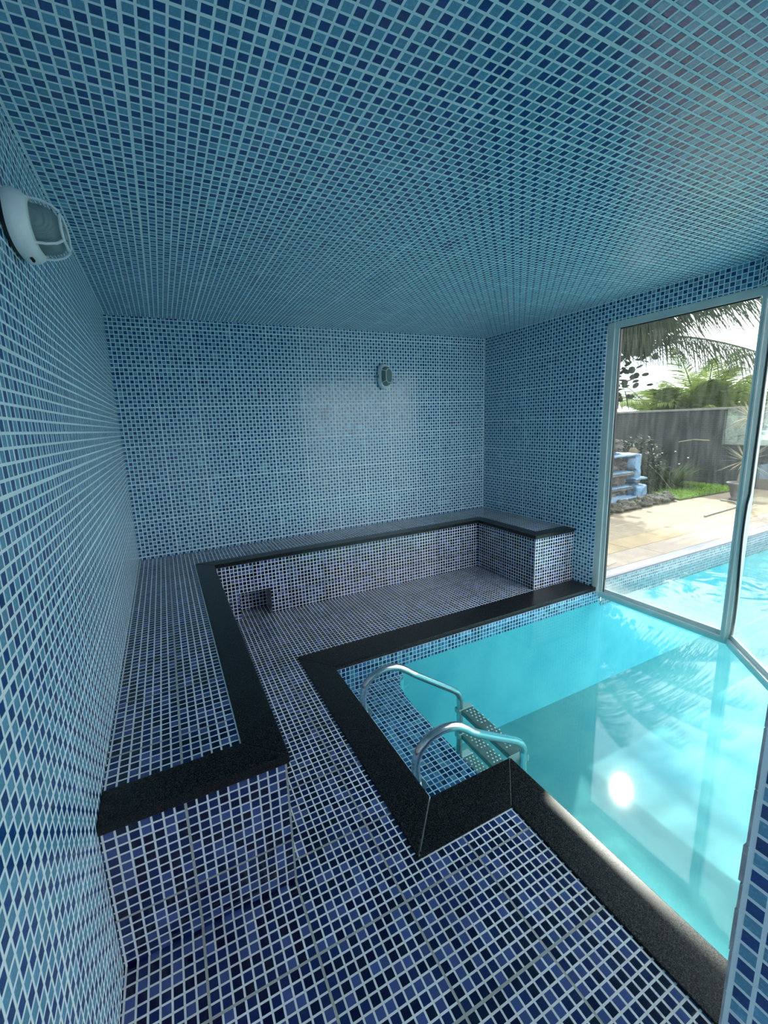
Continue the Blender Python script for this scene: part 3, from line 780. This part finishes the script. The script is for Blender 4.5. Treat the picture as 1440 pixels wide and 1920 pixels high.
# ================================================================== palms and trees
def frond(mb, P0_, P1_, P2_, n=60, ll=.55, hang=.8, wid=.022, seed=0, fwd=.55):
    rnd = random.Random(seed)
    P0_, P1_, P2_ = map(Vector, (P0_, P1_, P2_))
    q = lambda t: P0_*(1-t)**2 + P1_*2*t*(1-t) + P2_*t*t
    mb.tube([q(i/14) for i in range(15)], [.018*(1-i/16)+.003 for i in range(15)], 6)
    for i in range(n):
        t = .10 + .90*(i+.5)/n
        p = q(t); tg = (q(min(1, t+.02)) - q(t-.02)).normalized()
        sd = tg.cross(Vector((0, 0, 1))).normalized(); l = ll*(math.sin(math.pi*(t*.82+.14))**.6)*rnd.uniform(.85, 1.1)
        for s in (1, -1):
            d = sd*s*rnd.uniform(.7, 1.0) + tg*(fwd+.5*t) + Vector((0, 0, -hang*rnd.uniform(.6, 1.2)))
            mb.blade(p, d, l, wid*rnd.uniform(.8, 1.15), .9*hang, 4, side=tg)
def palm(name, loc, fr, label, m, trunk=None, cat='palm', group=None, nl=60, ll=.55, wid=.022, hang=.8):
    root = empty(name, loc, label=label, cat=cat, group=group); L0 = Vector(loc)
    if trunk:
        MB().tube([Vector(p)-L0 for p in trunk[0]], trunk[1], 14).build('trunk', BARK, root)
    for k, (a, b, c) in enumerate(fr):
        mb = MB(); frond(mb, Vector(a)-L0, Vector(b)-L0, Vector(c)-L0, nl, ll, hang, wid, k+len(name))
        mb.build('frond', m, root)
    return root
CR = (7.55, 1.72, 2.62)
palm('coconut_palm', (7.7, 2.1, ZD), [
    (CR, (7.5, .75, 3.25), (7.65, -1.15, 2.85)),
    (CR, (7.45, .3, 2.95), (7.55, -1.25, 1.92)),
    (CR, (7.2, 1.0, 3.30), (7.3, .1, 2.75)),
    (CR, (7.0, .7, 3.75), (6.75, -.75, 3.45)),
    (CR, (7.0, 1.0, 4.0), (6.6, .05, 3.95)),
    (CR, (7.2, .4, 3.6), (7.3, -1.1, 3.25)),
    (CR, (7.8, 1.0, 3.6), (8.6, .0, 3.2)),
    (CR, (8.3, 2.0, 3.5), (9.4, 2.2, 2.9)),
    (CR, (7.8, 2.6, 3.7), (8.0, 3.9, 3.1)),
    (CR, (6.9, 2.2, 3.5), (5.9, 2.9, 3.0)),
    (CR, (6.8, 1.6, 3.3), (5.8, 1.4, 2.75)),
    ], 'coconut palm with long dark fronds hanging over the deck', LF_PALM, ([(7.7, 2.1, ZD), (7.62, 1.95, 1.0), (7.56, 1.78, 1.9), CR], [.19, .15, .13, .10]), nl=112, ll=.76, wid=.024, hang=.8)
# sea grape with round leaves
sg = empty('sea_grape_tree', (7.9, 2.7, ZD), label='sea grape branch with dark round leaves at the left edge of the window', cat='tree')
L0 = Vector((7.9, 2.7, ZD))
MB().tube([Vector(p)-L0 for p in [(7.9, 2.7, ZD), (7.9, 2.5, 1.1), (7.8, 2.0, 1.9), (7.65, 1.35, 2.15)]], [.09, .07, .04, .015], 10).build('trunk', BARK, sg)
random.seed(51); mb = MB()
for i in range(110):
    t = random.random()
    c = Vector((7.72, 1.55, 2.25)).lerp(Vector((7.6, 1.12, 1.95)), t) + Vector((random.gauss(0, .15), random.gauss(0, .15), random.gauss(0, .22)))
    u = Vector((random.gauss(0, 1), random.gauss(0, 1), random.gauss(0, 1))).normalized(); w = u.cross(Vector((.3, .2, 1))).normalized(); r = random.uniform(.04, .065)
    mb.face([c-L0 + (u*math.cos(k*.785)+w*math.sin(k*.785)*.9)*r for k in range(8)])
for i in range(420):
    c = Vector((7.72, 1.22, 2.72)) + Vector((random.gauss(0, .30), random.gauss(0, .26), random.gauss(0, .20)))
    u = Vector((random.gauss(0, 1), random.gauss(0, 1), random.gauss(0, 1))).normalized(); w = u.cross(Vector((.3, .2, 1))).normalized(); r = random.uniform(.045, .07)
    mb.face([c-L0 + (u*math.cos(k*.785)+w*math.sin(k*.785)*.9)*r for k in range(8)])
for i in range(7):
    c = Vector((7.65, random.uniform(1.1, 1.5), random.uniform(1.75, 2.0))); mb.blade(c-L0, (random.uniform(-.2, .2), random.uniform(-.4, .2), -1), random.uniform(.25, .45), .035, .2, 4)
mb.build('round_leaves', LF_GRAPE, sg)
def upfronds(c, n, l, seed, spread=.8):
    random.seed(seed); out = []
    for i in range(n):
        an = 6.283*i/n + random.uniform(-.3, .3); s = random.uniform(.35, 1)*spread; h = l*random.uniform(.75, 1.1)
        a = Vector(c); d = Vector((math.cos(an), math.sin(an), 0))
        out.append((a, a + d*s*.35*l + Vector((0, 0, h*.75)), a + d*s*l + Vector((0, 0, h*random.uniform(.55, .98)))))
    return out
for loc, n, l, sd, lab in [((11.3, 2.35, .6), 20, 2.1, 61, 'young green palm behind the wall, left of the sunlit pair'), ((11.5, 1.75, .6), 20, 2.15, 62, 'yellow green young palm behind the middle of the dark wall'), ((11.6, 1.15, .4), 18, 1.8, 63, 'young palm with pale drooping fronds near the glass panel')]:
    palm('young_palm', loc, upfronds(loc, n, l, sd), lab, LF_YOUNG, ([Vector(loc)-Vector((0, 0, loc[2]+.1)), Vector(loc)], [.09, .07]), nl=56, ll=.5, wid=.036, hang=.35, group='young palms behind the wall')
def leafy(name, loc, blobs, m, n, size, label, cat, seed, trunk=True):
    random.seed(seed); root = empty(name, loc, label=label, cat=cat)
    if trunk:
        c0 = blobs[0][0]
        MB().tube([(0, 0, -.1), (c0[0]*.5, c0[1]*.5, c0[2]*.5), c0], [.07, .055, .03], 8).build('trunk', BARK, root)
    mb = MB()
    for i in range(n):
        c, r = random.choice(blobs); v = Vector((random.gauss(0, 1), random.gauss(0, 1), random.gauss(0, 1))).normalized()*r*random.uniform(.4, 1.05)
        d = Vector((random.gauss(0, 1), random.gauss(0, 1), random.gauss(0, .7)))
        mb.blade(Vector(c)+v, d, size*random.uniform(.7, 1.3), size*.45, .3, 2)
    mb.build('foliage', m, root)
    return root
leafy('garden_tree', (12.4, .55, 0), [((0, 0, 1.95), .55), ((.1, .45, 1.6), .45), ((0, -.6, 1.7), .55), ((.1, .2, 2.35), .3)], LF_BUSH, 900, .13, 'light leafy tree above the glass panel of the wall', 'tree', 71)
leafy('garden_hedge', (12.0, 4.2, 0), [((0, 0, .9), .75), ((0, -.7, .95), .6), ((0, .8, 1.0), .7), ((0, 1.8, 1.0), .7), ((0, -1.3, 1.0), .55)], LF_BUSH, 2200, .13, 'low green hedge showing above the left end of the dark wall', 'hedge', 72, False)
leafy('far_tree', (13.5, -2.2, 0), [((0, 0, 1.9), .8), ((.1, .9, 1.6), .7), ((0, -1.1, 1.8), .9)], LF_BUSH, 1500, .15, 'bushy tree behind the wall, right of the window post', 'tree', 73)
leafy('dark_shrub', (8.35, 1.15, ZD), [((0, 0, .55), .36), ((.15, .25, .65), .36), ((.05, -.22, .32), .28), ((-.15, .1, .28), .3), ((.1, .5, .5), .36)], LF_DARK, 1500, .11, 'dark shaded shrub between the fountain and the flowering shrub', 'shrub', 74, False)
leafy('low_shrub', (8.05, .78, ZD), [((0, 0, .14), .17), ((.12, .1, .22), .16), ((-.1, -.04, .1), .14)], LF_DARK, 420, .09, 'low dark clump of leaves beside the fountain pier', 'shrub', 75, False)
